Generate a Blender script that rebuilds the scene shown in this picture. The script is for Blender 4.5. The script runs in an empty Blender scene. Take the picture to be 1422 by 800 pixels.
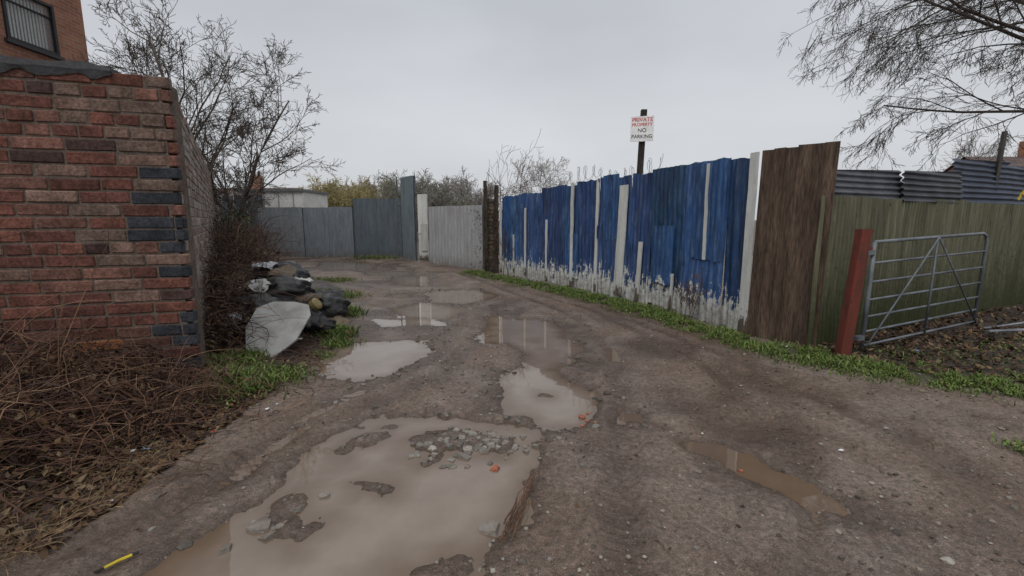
import bpy, math, random, bmesh
import numpy as np
from mathutils import Vector, Matrix
R=random.Random(7)
S=bpy.context.scene
# ---------------------------------------------------------------- helpers
def sc_(c,q): return (c[0]*q,c[1]*q,c[2]*q)
class MB:
    def __init__(s): s.v=[];s.f=[];s.c=[]
    def add(s,vs,fs,col=(1,1,1)):
        o=len(s.v); s.v.extend([tuple(p) for p in vs]); s.f.extend([tuple(i+o for i in f) for f in fs])
        if isinstance(col,list): s.c.extend(col)
        else: s.c.extend([tuple(col)]*len(vs))
    def obj(s,name,mat,parent=None,smooth=False):
        m=bpy.data.meshes.new(name); m.from_pydata(s.v,[],s.f)
        a=m.color_attributes.new('Col','FLOAT_COLOR','POINT')
        arr=np.ones((len(s.v),4),dtype=np.float32); arr[:,:3]=np.array(s.c,dtype=np.float32)
        a.data.foreach_set('color',arr.ravel())
        if smooth: m.polygons.foreach_set('use_smooth',[True]*len(m.polygons))
        m.update(); o=bpy.data.objects.new(name,m); S.collection.objects.link(o)
        if mat: m.materials.append(mat)
        if parent: o.parent=parent
        return o
def empty(name):
    o=bpy.data.objects.new(name,None); S.collection.objects.link(o); o.empty_display_size=.1; return o
class N:
    def __init__(s,name):
        s.m=bpy.data.materials.new(name); s.m.use_nodes=True; s.t=s.m.node_tree; s.b=s.t.nodes['Principled BSDF']
    def n(s,ty,props={},**inp):
        x=s.t.nodes.new(ty)
        for k,v in inp.items(): s.set(x.inputs[k],v)
        return x
    def set(s,sock,v):
        if isinstance(v,bpy.types.NodeSocket): s.t.links.new(v,sock)
        else:
            if hasattr(sock,'default_value'):
                try:
                    if len(sock.default_value)==4 and len(v)==3: v=(*v,1)
                except TypeError: pass
            sock.default_value=v
    def pos(s): return s.n('ShaderNodeNewGeometry').outputs['Position']
    def map(s,vec,scale): return s.n('ShaderNodeMapping',Vector=vec,Scale=scale).outputs[0]
    def noise(s,vec,scale,detail=4,rough=.6):
        return s.n('ShaderNodeTexNoise',Vector=vec,Scale=scale,Detail=detail,Roughness=rough).outputs[0]
    def mix(s,f,a,b,mode='MIX'):
        x=s.t.nodes.new('ShaderNodeMix'); x.data_type='RGBA'; x.blend_type=mode
        s.set(x.inputs[0],f); s.set(x.inputs[6],a); s.set(x.inputs[7],b); return x.outputs[2]
    def ramp(s,f,a,b):
        x=s.n('ShaderNodeMapRange',Value=f); x.inputs[1].default_value=a; x.inputs[2].default_value=b; x.clamp=True; return x.outputs[0]
    def math(s,op,a,b=0.0):
        x=s.t.nodes.new('ShaderNodeMath'); x.operation=op; s.set(x.inputs[0],a); s.set(x.inputs[1],b); return x.outputs[0]
    def bump(s,h,dist,strength=1.0,prev=None):
        x=s.n('ShaderNodeBump',Height=h); x.inputs['Distance'].default_value=dist; x.inputs['Strength'].default_value=strength
        if prev: s.t.links.new(prev,x.inputs['Normal'])
        return x.outputs[0]
    def attr(s,name='Col'):
        x=s.t.nodes.new('ShaderNodeAttribute'); x.attribute_name=name; return x.outputs['Color']
    def out(s,col=None,rough=None,nrm=None,spec=None,metal=None):
        if col is not None: s.set(s.b.inputs['Base Color'],col)
        if rough is not None: s.set(s.b.inputs['Roughness'],rough)
        if nrm is not None: s.set(s.b.inputs['Normal'],nrm)
        if spec is not None: s.set(s.b.inputs['Specular IOR Level'],spec)
        if metal is not None: s.set(s.b.inputs['Metallic'],metal)
        return s.m
def mat_col(name,rough=.8,nscale=20,namp=.35,bump=.002,spec=.3,stretch=(1,1,1)):
    k=N(name); p=k.map(k.pos(),stretch); n1=k.noise(p,nscale,4); n2=k.noise(p,nscale*.17,3)
    f=k.mix(namp,(1,1,1),k.mix(k.ramp(n1,.3,.7),(.35,.33,.3),(1.35,1.35,1.35)),'MULTIPLY')
    f2=k.mix(namp,(1,1,1),k.mix(k.ramp(n2,.35,.65),(.5,.48,.45),(1.2,1.2,1.2)),'MULTIPLY')
    c=k.mix(1.0,k.mix(1.0,k.attr(),f,'MULTIPLY'),f2,'MULTIPLY')
    return k.out(c,rough,k.bump(n1,bump),spec)
def lattice(seed): return np.random.RandomState(seed).rand(256,256)
_L={}
def vn(x,y,sc,seed):
    if seed not in _L: _L[seed]=lattice(seed)
    L=_L[seed]; x=np.asarray(x)/sc+1000.3; y=np.asarray(y)/sc+1000.7
    xi=np.floor(x).astype(int); yi=np.floor(y).astype(int); fx=x-xi; fy=y-yi
    fx=fx*fx*(3-2*fx); fy=fy*fy*(3-2*fy); a=xi%256;b=(xi+1)%256;c=yi%256;d=(yi+1)%256
    return (L[a,c]*(1-fx)+L[b,c]*fx)*(1-fy)+(L[a,d]*(1-fx)+L[b,d]*fx)*fy
def fbm(x,y,sc,seed,o=3):
    s=0;a=1;t=0
    for i in range(o): s=s+a*vn(x,y,sc/2**i,seed+i); t+=a; a*=.55
    return s/t
def polydist(x,y,P):
    d=np.full(x.shape,1e9); ins=np.zeros(x.shape,bool); n=len(P)
    for i in range(n):
        ax,ay=P[i]; bx,by=P[(i+1)%n]; ex,ey=bx-ax,by-ay
        t=np.clip(((x-ax)*ex+(y-ay)*ey)/(ex*ex+ey*ey),0,1)
        d=np.minimum(d,np.hypot(x-ax-t*ex,y-ay-t*ey))
        c=((ay>y)!=(by>y))&(x<(bx-ax)*(y-ay)/((by-ay) if by!=ay else 1e-9)+ax); ins^=c
    return np.where(ins,-d,d)
def linedist(x,y,P):
    d=np.full(np.shape(x),1e9)
    for i in range(len(P)-1):
        ax,ay=P[i]; bx,by=P[i+1]; ex,ey=bx-ax,by-ay
        t=np.clip(((x-ax)*ex+(y-ay)*ey)/(ex*ex+ey*ey),0,1)
        d=np.minimum(d,np.hypot(x-ax-t*ex,y-ay-t*ey))
    return d
def tube(B,pts,rad,k=4,col=(1,1,1)):
    vs=[];fs=[];n=len(pts); pts=[Vector(p) for p in pts]
    if isinstance(rad,(int,float)): rad=[rad]*n
    for i,p in enumerate(pts):
        d=(pts[min(i+1,n-1)]-pts[max(i-1,0)])
        if d.length<1e-9: d=Vector((0,0,1))
        d.normalize(); a=d.cross(Vector((0,0,1)) if abs(d.z)<.9 else Vector((1,0,0))).normalized(); b=d.cross(a)
        for j in range(k):
            t=2*math.pi*j/k; vs.append(p+(a*math.cos(t)+b*math.sin(t))*rad[i])
    for i in range(n-1):
        for j in range(k):
            j2=(j+1)%k; fs.append((i*k+j,i*k+j2,(i+1)*k+j2,(i+1)*k+j))
    if k>3: fs.append(tuple(range(k))[::-1]); fs.append(tuple((n-1)*k+j for j in range(k)))
    B.add(vs,fs,col)
def box(B,c,size,rot=None,col=(1,1,1),jit=0):
    vs=[]
    for z in(-1,1):
        for y in(-1,1):
            for x in(-1,1):
                v=Vector((x*size[0]/2,y*size[1]/2,z*size[2]/2))
                if jit: v+=Vector((R.uniform(-jit,jit),R.uniform(-jit,jit),R.uniform(-jit,jit)))
                if rot: v=rot@v
                vs.append(v+Vector(c))
    B.add(vs,[(0,2,3,1),(4,5,7,6),(0,1,5,4),(2,6,7,3),(0,4,6,2),(1,3,7,5)],col)
def rz(a): return Matrix.Rotation(a,3,'Z')
def _ico():
    t=(1+5**.5)/2
    v=[(-1,t,0),(1,t,0),(-1,-t,0),(1,-t,0),(0,-1,t),(0,1,t),(0,-1,-t),(0,1,-t),(t,0,-1),(t,0,1),(-t,0,-1),(-t,0,1)]
    f=[(0,11,5),(0,5,1),(0,1,7),(0,7,10),(0,10,11),(1,5,9),(5,11,4),(11,10,2),(10,7,6),(7,1,8),(3,9,4),(3,4,2),(3,2,6),(3,6,8),(3,8,9),(4,9,5),(2,4,11),(6,2,10),(8,6,7),(9,8,1)]
    return [Vector(p).normalized() for p in v],f
IV,IF=_ico()
def rock(B,c,r,flat=.6,col=(1,1,1),j=.25):
    q=rz(R.uniform(0,6.28)); sx=R.uniform(.7,1.4)
    B.add([q@Vector((p.x*r*sx*(1+R.uniform(-j,j)),p.y*r*(1+R.uniform(-j,j)),p.z*r*flat*(1+R.uniform(-j,j))))+Vector(c) for p in IV],IF,col)
def chunk(B,c,r,th,col):
    n=R.randint(4,7); a0=R.uniform(0,6); tilt=Matrix.Rotation(R.uniform(-.25,.25),3,'X')@Matrix.Rotation(R.uniform(-.25,.25),3,'Y')
    top=[];bot=[]
    for i in range(n):
        a=a0+(i+R.uniform(-.3,.3))*6.283/n; q=r*R.uniform(.65,1.15)
        top.append(tilt@Vector((math.cos(a)*q*.9,math.sin(a)*q*.9,th/2))+Vector(c)); bot.append(tilt@Vector((math.cos(a)*q,math.sin(a)*q,-th))+Vector(c))
    B.add(top+bot,[tuple(range(n))]+[(i,i+n,(i+1)%n+n,(i+1)%n) for i in range(n)],col)
# ---------------------------------------------------------------- world, sun, camera
W=bpy.data.worlds.new('World'); S.world=W; W.use_nodes=True; wt=W.node_tree; bg=wt.nodes['Background']
SUN_EL=math.radians(55); SUN_ROT=math.radians(200)
sk=wt.nodes.new('ShaderNodeTexSky'); sk.sky_type='NISHITA'; sk.sun_disc=False; sk.sun_elevation=SUN_EL; sk.sun_rotation=SUN_ROT; sk.dust_density=4
hs=wt.nodes.new('ShaderNodeHueSaturation'); hs.inputs['Saturation'].default_value=.15; wt.links.new(sk.outputs[0],hs.inputs['Color'])
tc=wt.nodes.new('ShaderNodeTexCoord'); sx=wt.nodes.new('ShaderNodeSeparateXYZ'); wt.links.new(tc.outputs['Generated'],sx.inputs[0])
rp=wt.nodes.new('ShaderNodeValToRGB'); wt.links.new(sx.outputs[2],rp.inputs[0])
e=rp.color_ramp.elements; e[0].position=0; e[0].color=(.67,.69,.71,1); e[1].position=1; e[1].color=(.92,.92,.94,1)
x=e.new(.16); x.color=(.64,.66,.695,1)
x=e.new(.42); x.color=(.54,.565,.615,1)
x=e.new(.6); x.color=(.76,.78,.81,1)
mp=wt.nodes.new('ShaderNodeMapping'); mp.inputs['Scale'].default_value=(1,1,2.6); wt.links.new(tc.outputs['Generated'],mp.inputs[0])
no=wt.nodes.new('ShaderNodeTexNoise'); no.inputs['Scale'].default_value=1.6; no.inputs['Detail'].default_value=5; no.inputs['Roughness'].default_value=.45; wt.links.new(mp.outputs[0],no.inputs[0])
mr=wt.nodes.new('ShaderNodeMapRange'); wt.links.new(no.outputs[0],mr.inputs[0]); mr.inputs[1].default_value=.3; mr.inputs[2].default_value=.7; mr.inputs[3].default_value=8.6; mr.inputs[4].default_value=11.0
vm=wt.nodes.new('ShaderNodeVectorMath'); vm.operation='SCALE'; wt.links.new(rp.outputs[0],vm.inputs[0]); wt.links.new(mr.outputs[0],vm.inputs['Scale'])
mx=wt.nodes.new('ShaderNodeMix'); mx.data_type='RGBA'; mx.inputs[0].default_value=.9; wt.links.new(hs.outputs[0],mx.inputs[6]); wt.links.new(vm.outputs[0],mx.inputs[7])
wt.links.new(mx.outputs[2],bg.inputs[0]); bg.inputs[1].default_value=.1
sl=bpy.data.lights.new('sun','SUN'); sl.energy=1.1; sl.angle=math.radians(35); sl.color=(1,.98,.95)
so=bpy.data.objects.new('sun',sl); S.collection.objects.link(so)
az=SUN_ROT; d=Vector((math.sin(az)*math.cos(SUN_EL),math.cos(az)*math.cos(SUN_EL),math.sin(SUN_EL))); so.rotation_euler=d.to_track_quat('Z','Y').to_euler(); so.location=d*30
cd=bpy.data.cameras.new('camera'); cd.lens=15.7; cd.sensor_width=36; cd.clip_end=3000; cd.clip_start=.05
co=bpy.data.objects.new('camera',cd); S.collection.objects.link(co); co.location=(0,0,1.6); co.rotation_euler=(math.radians(90-8.7),0,0); S.camera=co
S.view_settings.view_transform='Standard'; S.view_settings.look='None'; S.view_settings.exposure=0
# ---------------------------------------------------------------- ground
PUD=[[(-1.75,1.2),(-1.67,1.81),(-1.44,2.23),(-1.39,2.7),(-1.3,3.15),(-1.1,3.42),(-.64,3.42),(.19,3.22),(.2,2.78),(.1,2.4),(-.1,2.1),(-.23,1.8),(-.25,1.2)],
[(-2.15,4.84),(-2.22,5.5),(-1.17,5.8),(-1.0,5.25),(-1.16,4.6),(-1.52,4.28),(-1.87,4.38)],
[(-.15,4.28),(-.08,4.6),(.43,4.72),(.71,3.84),(.59,3.32),(.27,3.25),(.02,3.53),(-.13,4.0)],
[(-.36,6.1),(-.31,7.3),(.05,7.05),(.51,7.05),(.82,5.55),(.74,4.96),(.43,4.60),(.2,4.75),(.18,5.3)],
[(-1.8,10),(-.83,10.1),(-.32,9.3),(-.86,8.5),(-1.59,8.7)],
[(-2.25,8.0),(-1.67,8.5),(-.92,7.8),(-1.07,7.1),(-1.8,7.3)],
[(-3.3,12.6),(-2.5,12.6),(-2.1,10.8),(-2.84,11)],
[(-7.3,17.2),(-5,16.3),(-4.5,14.3),(-6.3,14.5)],
[(-4.5,13.8),(-3.25,13.8),(-3.0,12.8),(-4.1,12.8)],
[(.97,3.58),(1.09,3.52),(1.1,3.26),(.97,3.33)],
[(1.29,3.07),(1.5,3.04),(1.62,2.80),(1.84,2.64),(1.89,2.4),(1.86,2.22),(1.73,2.24),(1.58,2.42),(1.5,2.66),(1.26,2.85)],
[(-.45,6.0),(-.1,6.0),(-.1,5.75),(-.4,5.7)],[(-2.6,9.6),(-2.2,9.7),(-2.2,9.2),(-2.5,9.2)],[(-2.3,7.0),(-1.2,7.0),(-1.1,6.75),(-2.0,6.7)]]
ISL=[(-.42,3.02,.27,.18),(-.1,3.0,.15,.12),(-.79,2.52,.1,.08),(-1.24,2.3,.09,.15),(-1.12,2.12,.07,.1),(-.34,1.84,.12,.08),(-1.05,3.1,.15,.14),(-.95,3.28,.08,.07),(-.55,2.8,.06,.05),(-1.1,2.9,.05,.1),(.3,3.9,.04,.04)]
RUT=[[(-2.5,1.0),(-1.8,2.6),(-1.6,3.7),(-.9,4.9),(-.75,7),(-1.3,10)],[(.42,1.0),(.62,2.4),(.95,3.6),(1.2,5),(1.1,7),(.1,9.5),(-1.5,13)],[(1.0,1.0),(2.1,3.1),(2.1,5),(1.45,7.6),(.3,10)],[(-2.1,1.0),(-1.55,3.2),(-.7,4.4),(-.45,6)],[(2.6,1.2),(2.9,3),(2.5,5),(1.8,7)]]
VERGE=[(-1.2,13.3),(-.35,11.9),(.55,10.6),(1.75,8.7),(2.5,7.0),(2.85,6.0),(3.15,5.2),(3.5,4.7),(4.0,4.35),(4.6,4.0),(6,3.4),(9,2.6)]
SOIL=[(3.1,5.2),(3.5,4.65),(4.6,4.05),(6.5,3.5),(12,2.6),(16,10),(9,8.5),(3.6,5.4)]
LEFT=[(-2.2,1.2),(-2.55,2.3),(-2.35,3.1),(-2.1,3.9),(-2.15,4.6),(-2.3,5.4),(-2.55,6.5),(-3.0,8),(-3.8,10),(-5.0,11.8),(-6.4,13.6),(-8.5,16),(-11,18),(-14,20),(-14,1.2)]
def seq(*segs):
    o=[]
    for a,b,s in segs: o+=list(np.arange(a,b,s))
    return o
gl=lambda a,s,f,n:[a+s*sum(f**j for j in range(i+1)) for i in range(n)]
xs=[-v for v in gl(13,.5,1.28,25)][::-1]+seq((-13,-4.6,.06),(-4.6,4.6,.018),(4.6,12,.05))+gl(12,.5,1.28,25)
ys=[-v for v in gl(-.6,.3,1.35,20)][::-1]+seq((.7,4.6,.016),(4.6,9,.03),(9,22,.08))+gl(22,.6,1.3,25)
xs=np.array(xs); ys=np.array(ys)
def gheight(X,Y,full=False):
    wx=X+.26*(fbm(X,Y,.35,11)-.5)+.13*(fbm(X,Y,.1,31,3)-.5); wy=Y+.26*(fbm(X,Y,.35,21)-.5)+.13*(fbm(X,Y,.1,41,3)-.5)
    d=np.full(X.shape,1e9)
    for P in PUD: d=np.minimum(d,polydist(wx,wy,P))
    d=d-np.where((X>.8)&(Y<4.2),0,.035)-.012*np.clip(Y-4,0,6)
    for (ix,iy,ra,rb) in ISL:
        q=np.hypot((wx-ix)/ra,(wy-iy)/rb)-1; d=np.maximum(d,-q*min(ra,rb))
    h=np.clip(d*.15,-.05,.018)+np.clip(d,0,.6)*.028
    near=np.clip(d/.1,0,1); dv=np.clip(d/.3,0.1,1)
    h=h+(fbm(X,Y,.7,50)-.5)*.05*dv+(fbm(X,Y,.16,60)-.5)*.03*(.2+.8*near)+(fbm(X,Y,.05,70,3)-.5)*.017*(.3+.7*near)
    for i,P in enumerate(RUT):
        r=linedist(X+.1*(fbm(X,Y,.6,500+i)-.5),Y,P); h=h+dv*(-.018*np.exp(-(r/.09)**4)+.015*np.exp(-((r-.16)/.045)**2))
        h=h+dv*.005*np.exp(-(r/.1)**4)*np.sin(Y*95+X*30)*(vn(X,Y,.5,520)>.4)
    lf=polydist(X,Y,LEFT); so_=polydist(X,Y,SOIL)
    inl=np.clip(-lf/.5,0,1)
    h=h+inl*(.03+.05*fbm(X,Y,.25,80))
    h=h+np.clip((-2.7-X)/1.6,0,1)**1.2*np.clip((4.6-Y)/.8,0,1)*.42*(.7+.6*fbm(X,Y,.3,90))
    h=h+.38*np.exp(-(((X+3.75)/.7)**2+((Y-6.4)/1.1)**2))+.3*np.exp(-(((X+4.9)/.8)**2+((Y-8.8)/1.6)**2))
    ins=np.clip(-so_/.5,0,1); h=h+ins*(.04+.07*fbm(X,Y,.3,95))
    vd=linedist(X,Y,VERGE); h=h+.035*np.exp(-(vd/.22)**2)
    if full: return h,d,lf,so_,vd
    return h
X,Y=np.meshgrid(xs,ys); H,D,LF,SO,VD=gheight(X,Y,True)
nx,ny=len(xs),len(ys); co_=np.stack([X,Y,H],-1).reshape(-1,3).astype(np.float32)
idx=np.arange(nx*ny).reshape(ny,nx); q=np.stack([idx[:-1,:-1],idx[:-1,1:],idx[1:,1:],idx[1:,:-1]],-1).reshape(-1,4)
m=bpy.data.meshes.new('ground'); m.vertices.add(len(co_)); m.vertices.foreach_set('co',co_.ravel()); m.loops.add(q.size); m.loops.foreach_set('vertex_index',q.ravel().astype(np.int32))
m.polygons.add(len(q)); m.polygons.foreach_set('loop_start',(np.arange(len(q))*4).astype(np.int32)); m.polygons.foreach_set('use_smooth',np.ones(len(q),bool)); m.update(calc_edges=True)
wetn=fbm(X,Y,1.0,120)
wet=np.clip(1-(H-.0)/.03,0,1)*np.clip(1-D/.8,0,1); wet=np.maximum(wet,np.clip((wetn-.46)*5,0,.95)*(D<2.0)*(.4+.9*fbm(X,Y,.25,126)))
for P in RUT: wet=np.maximum(wet,.9*np.exp(-(linedist(X,Y,P)/.14)**2)*np.clip(fbm(X,Y,.6,123)*2-.3,0,1))
wet=np.clip(wet,0,1)
soil=np.maximum(np.clip(-LF/.25+fbm(X,Y,.2,130)-.5,0,1),np.clip(-SO/.25+fbm(X,Y,.2,131)-.5,0,1))
gr=np.clip(1.3-VD/.22+ (fbm(X,Y,.15,140)-.5)*1.5,0,1)
far=np.clip((Y-19.5)/.5,0,1)
a=m.color_attributes.new('Mask','FLOAT_COLOR','POINT'); arr=np.stack([wet,np.maximum(soil,far*.6),gr,np.ones_like(wet)],-1).reshape(-1,4).astype(np.float32); a.data.foreach_set('color',arr.ravel())
go=bpy.data.objects.new('ground',m); S.collection.objects.link(go)
k=N('muddy_road'); p=k.pos(); sep=k.n('ShaderNodeSeparateColor',Color=k.attr('Mask')); w_,s_,g_=sep.outputs[0],sep.outputs[1],sep.outputs[2]
n1=k.noise(p,2.2,5); n2=k.noise(p,28,5,.7); n3=k.noise(p,120,3,.7); n4=k.noise(p,.7,3)
c=k.mix(k.ramp(n1,.35,.65),(.112,.080,.062),(.215,.172,.145))
c=k.mix(k.ramp(n4,.4,.62),c,k.mix(.6,c,(.16,.102,.072)))
c=k.mix(.9,c,k.mix(k.ramp(n2,.3,.7),(.33,.31,.28),(1.55,1.55,1.55)),'MULTIPLY')
c=k.mix(.85,c,k.mix(k.ramp(n3,.3,.7),(.4,.4,.4),(1.65,1.63,1.6)),'MULTIPLY')
def pebl(scale,thr,dist):
    vo=k.n('ShaderNodeTexVoronoi',Vector=p,Scale=scale); vs=k.n('ShaderNodeSeparateColor',Color=vo.outputs['Color'])
    return k.math('MULTIPLY',k.math('GREATER_THAN',vs.outputs[0],thr),k.math('LESS_THAN',vo.outputs['Distance'],dist)),vs.outputs[1]
peb,pc=pebl(75.0,.86,.3); peb2,pc2=pebl(160.0,.76,.38)
nw=k.math('SUBTRACT',1.0,k.math('MULTIPLY',w_,.75)); peb=k.math('MULTIPLY',peb,nw); peb2=k.math('MULTIPLY',peb2,nw)
c=k.mix(peb2,c,k.mix(pc2,(.08,.065,.055),(.36,.33,.30)))
c=k.mix(peb,c,k.mix(pc,(.08,.065,.055),(.32,.29,.26)))
c=k.mix(k.math('MULTIPLY',w_,.85),c,k.mix(.5,(.056,.039,.029),k.mix(1.0,c,(.58,.50,.44),'MULTIPLY')))
c=k.mix(s_,c,k.mix(k.ramp(n2,.35,.65),(.016,.011,.008),(.065,.042,.027)))
c=k.mix(k.math('MULTIPLY',g_,.8),c,k.mix(k.ramp(n2,.35,.65),(.02,.025,.01),(.055,.07,.02)))
hgt=k.math('ADD',k.math('MULTIPLY',n2,.7),k.math('ADD',k.math('MULTIPLY',n3,.3),k.math('MULTIPLY',peb,.25)))
ro=k.n('ShaderNodeMapRange',Value=k.math('ADD',w_,k.math('MULTIPLY',k.ramp(n1,.4,.7),.3))); ro.inputs[3].default_value=.68; ro.inputs[4].default_value=.18
m.materials.append(k.out(c,ro.outputs[0],k.bump(hgt,.026),.5))
# water (one level sheet, only the potholes lie below it)
wxs=np.arange(-9,3.01,.05); wys=np.arange(.6,18.01,.05); WX,WY=np.meshgrid(wxs,wys)
ii=np.clip(np.searchsorted(xs,wxs),0,nx-1); jj=np.clip(np.searchsorted(ys,wys),0,ny-1); dep0=np.clip(-D[np.ix_(jj,ii)]/.2,0,1)
br=np.clip((fbm(WX,WY,.5,610)-.5)*4,0,1)*.4; dep=dep0*(1-br); dep=np.where((WX>.85)&(WY<4.2),dep*.1,dep)
dep=np.where(WY<3.5,dep*np.clip((WX+1.72+.25*(fbm(WX,WY,.3,620)-.5))/.35,0.1,1),dep)
ca=np.array((.135,.093,.063)); cb=np.array((.228,.185,.152)); cols=ca+(cb-ca)*dep[...,None]
B=MB(); nwx,nwy=len(wxs),len(wys); B.v=[(float(a),float(b),0.0) for a,b in zip(WX.ravel(),WY.ravel())]; B.c=[tuple(v) for v in cols.reshape(-1,3)]
B.f=[(j*nwx+i,j*nwx+i+1,(j+1)*nwx+i+1,(j+1)*nwx+i) for j in range(nwy-1) for i in range(nwx-1)]
k=N('muddy_water'); p=k.pos(); c=k.mix(.35,k.attr(),k.mix(k.ramp(k.noise(p,3,5,.65),.35,.65),(.7,.66,.62),(1.15,1.15,1.15)),'MULTIPLY')
wm=k.out(c,.015,k.bump(k.noise(p,5,2),.0006),.5); k.b.inputs['IOR'].default_value=1.5
B.obj('puddle_water',wm)
# ---------------------------------------------------------------- brick walls
BRK=mat_col('old_brick',.85,45,.8,.006,.25)
MORT=mat_col('mortar',.95,60,.6,.003,.2)
def brickcol(rr,kind='red'):
    t=rr.random()
    if kind=='red':
        c=(.18,.074,.055) if t<.4 else (.14,.058,.047) if t<.62 else (.20,.10,.078) if t<.84 else (.082,.048,.044) if t<.92 else (.235,.15,.12)
    elif kind=='pale':
        c=(.30,.24,.21) if t<.5 else (.24,.17,.145) if t<.8 else (.35,.31,.285)
    elif kind=='blue': c=(.045,.05,.062)
    elif kind=='stone': c=(.11,.095,.08) if t<.5 else (.16,.12,.09)
    return sc_(c,rr.uniform(.78,1.2))
def lay(B,o,d,length,ncourse,ch,bl,z0,colf,dep=.09,mort=.014,jit=.004):
    n=(-d[1],d[0])
    for ci in range(ncourse):
        s=-(bl/2 if ci%2 else 0)+R.uniform(-.02,.02); hd=R.random()<.15
        while s<length:
            L=bl if not hd else bl*.5
            if R.random()<.1: L*=R.uniform(.5,.8)
            a=max(s,0); b=min(s+L-mort,length)
            if b-a>.04:
                off=R.uniform(-jit,jit); cz=z0+(ci+.5)*ch
                col=colf(ci,a,b)
                mid=(a+b)/2; cx=o[0]+d[0]*mid+n[0]*(dep/2+off); cy=o[1]+d[1]*mid+n[1]*(dep/2+off)
                box(B,(cx,cy,cz+R.uniform(-.003,.003)),(b-a,dep,ch-mort+R.uniform(-.004,.002)),rz(math.atan2(d[1],d[0])+R.uniform(-.008,.008)),col,.004)
            s+=L
def slab(B,o,d,a,b,z0,z1,i0,i1,col):
    n=(-d[1],d[0]); vs=[]
    for z in(z0,z1):
        for s,i in((a,i0),(b,i0),(b,i1),(a,i1)): vs.append((o[0]+d[0]*s+n[0]*i,o[1]+d[1]*s+n[1]*i,z))
    B.add(vs,[(3,2,1,0),(4,5,6,7),(0,1,5,4),(1,2,6,5),(2,3,7,6),(3,0,4,7)],col)
wall=empty('brick_wall')
C0=(-2.97,4.08); l1=math.hypot(.96,.28); fd=(.96/l1,.28/l1)
FL=5.0; fo=(C0[0]-fd[0]*FL,C0[1]-fd[1]*FL)
rr=random.Random(3)
def fcol(ci,a,b):
    c_=FL-b
    if c_<.12 and (3<=ci<=6 or 10<=ci<=18) and ci%2==0: return brickcol(rr,'blue')
    if c_<.12 and ci in (2,5,13): return brickcol(rr,'blue')
    if ci==4 and .45<c_<.75: return (.38,.15,.07)
    if ci==3 and 2.2<c_<2.5: return (.3,.13,.07)
    c=brickcol(rr,'red')
    if ci>20 and rr.random()<.3: c=(.2,.135,.11)
    if ci<6: c=sc_(c,.8)
    if c_<.5 and ci>8 and rr.random()<.4: c=(.16,.11,.09)
    return c
B=MB(); lay(B,fo,fd,FL,26,.109,.365,-.01,fcol); fb=B.obj('front_bricks',BRK,wall)
sd=(-.528,.849); SLn=18.4; so2=(C0[0]+sd[0]*.1,C0[1]+sd[1]*.1)
B=MB(); lay(B,so2,sd,SLn,26,.109,.365,-.01,lambda ci,a,b:brickcol(rr,'pale')); sb=B.obj('side_bricks',BRK,wall)
for o in(fb,sb):
    bv=o.modifiers.new('b','BEVEL'); bv.width=.008; bv.segments=1
B=MB(); slab(B,fo,fd,0,FL-.06,-.1,2.8,.010,.36,(.15,.12,.10)); slab(B,so2,sd,.12,SLn,-.1,2.795,.010,.36,(.3,.27,.25)); B.obj('mortar_core',MORT,wall)
B=MB(); nn=90; vs=[];fs=[]; nrm=(-fd[1],fd[0])
for i in range(nn+1):
    s=FL-.40-(FL-.5)*i/nn; w1=.022*math.sin(i*.9)+R.uniform(-.012,.012); ed=min(1,i/4)
    th=.02+.03*ed+.01*math.sin(i*.5)
    for (inn,z) in((-.012,2.79-.02*ed-w1),(-.022,2.825+w1*.2),(-.012,2.828+th),(.1,2.84+th+w1*.3),(.42,2.83+th)):
        vs.append((fo[0]+fd[0]*s+nrm[0]*inn,fo[1]+fd[1]*s+nrm[1]*inn,z))
for i in range(nn):
    for j in range(4): a_=i*5+j; fs.append((a_,a_+1,a_+6,a_+5))
fs.append((0,1,2,3,4))
B.add(vs,fs,(.055,.055,.06)); fo_=B.obj('felt_capping',mat_col('roof_felt',.7,30,.5,.004),wall,False); sm=fo_.modifiers.new('s','SOLIDIFY'); sm.thickness=.01
# ---------------------------------------------------------------- brick building behind (upper left)
def brickmat(name,c1,c2,mo,axis,sc=1.0,rowh=.075,bw=.225):
    k=N(name); s=k.n('ShaderNodeSeparateXYZ',Vector=k.pos()); cv=k.n('ShaderNodeCombineXYZ',X=s.outputs[axis],Y=s.outputs[2])
    b=k.t.nodes.new('ShaderNodeTexBrick'); k.set(b.inputs['Vector'],cv.outputs[0]); k.set(b.inputs['Color1'],c1); k.set(b.inputs['Color2'],c2); k.set(b.inputs['Mortar'],mo)
    b.inputs['Scale'].default_value=sc; b.inputs['Mortar Size'].default_value=.01; b.inputs['Brick Width'].default_value=bw; b.inputs['Row Height'].default_value=rowh; b.inputs['Bias'].default_value=-.1
    c=k.mix(.6,b.outputs[0],k.mix(k.ramp(k.noise(k.pos(),1.5,5),.3,.7),(.6,.58,.55),(1.25,1.25,1.25)),'MULTIPLY')
    return k.out(c,.9,k.bump(b.outputs['Fac'],-.01),.2)
HB1=brickmat('house_brick_y',(.34,.16,.10),(.26,.11,.075),(.3,.25,.21),1,1.0,.11,.33); HB0=brickmat('house_brick_x',(.34,.14,.085),(.26,.10,.06),(.3,.25,.21),0)
PL=mat_col('painted_trim',.5,10,.25,.001)
bh=empty('brick_building')
def quad(B,a,b,c,d,col=(1,1,1)): B.add([a,b,c,d],[(0,1,2,3)],col)
XF=-14.5; Y1=16.3; zt=12.2; wy0,wy1,wz0,wz1=13.75,15.25,6.75,8.25
B=MB()
for (ya,yb,za,zb) in((3,wy0,-.1,zt),(wy1,Y1,-.1,zt),(wy0,wy1,-.1,wz0),(wy0,wy1,wz1,zt)): quad(B,(XF,ya,za),(XF,yb,za),(XF,yb,zb),(XF,ya,zb))
B.obj('side_wall',HB1,bh)
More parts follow.
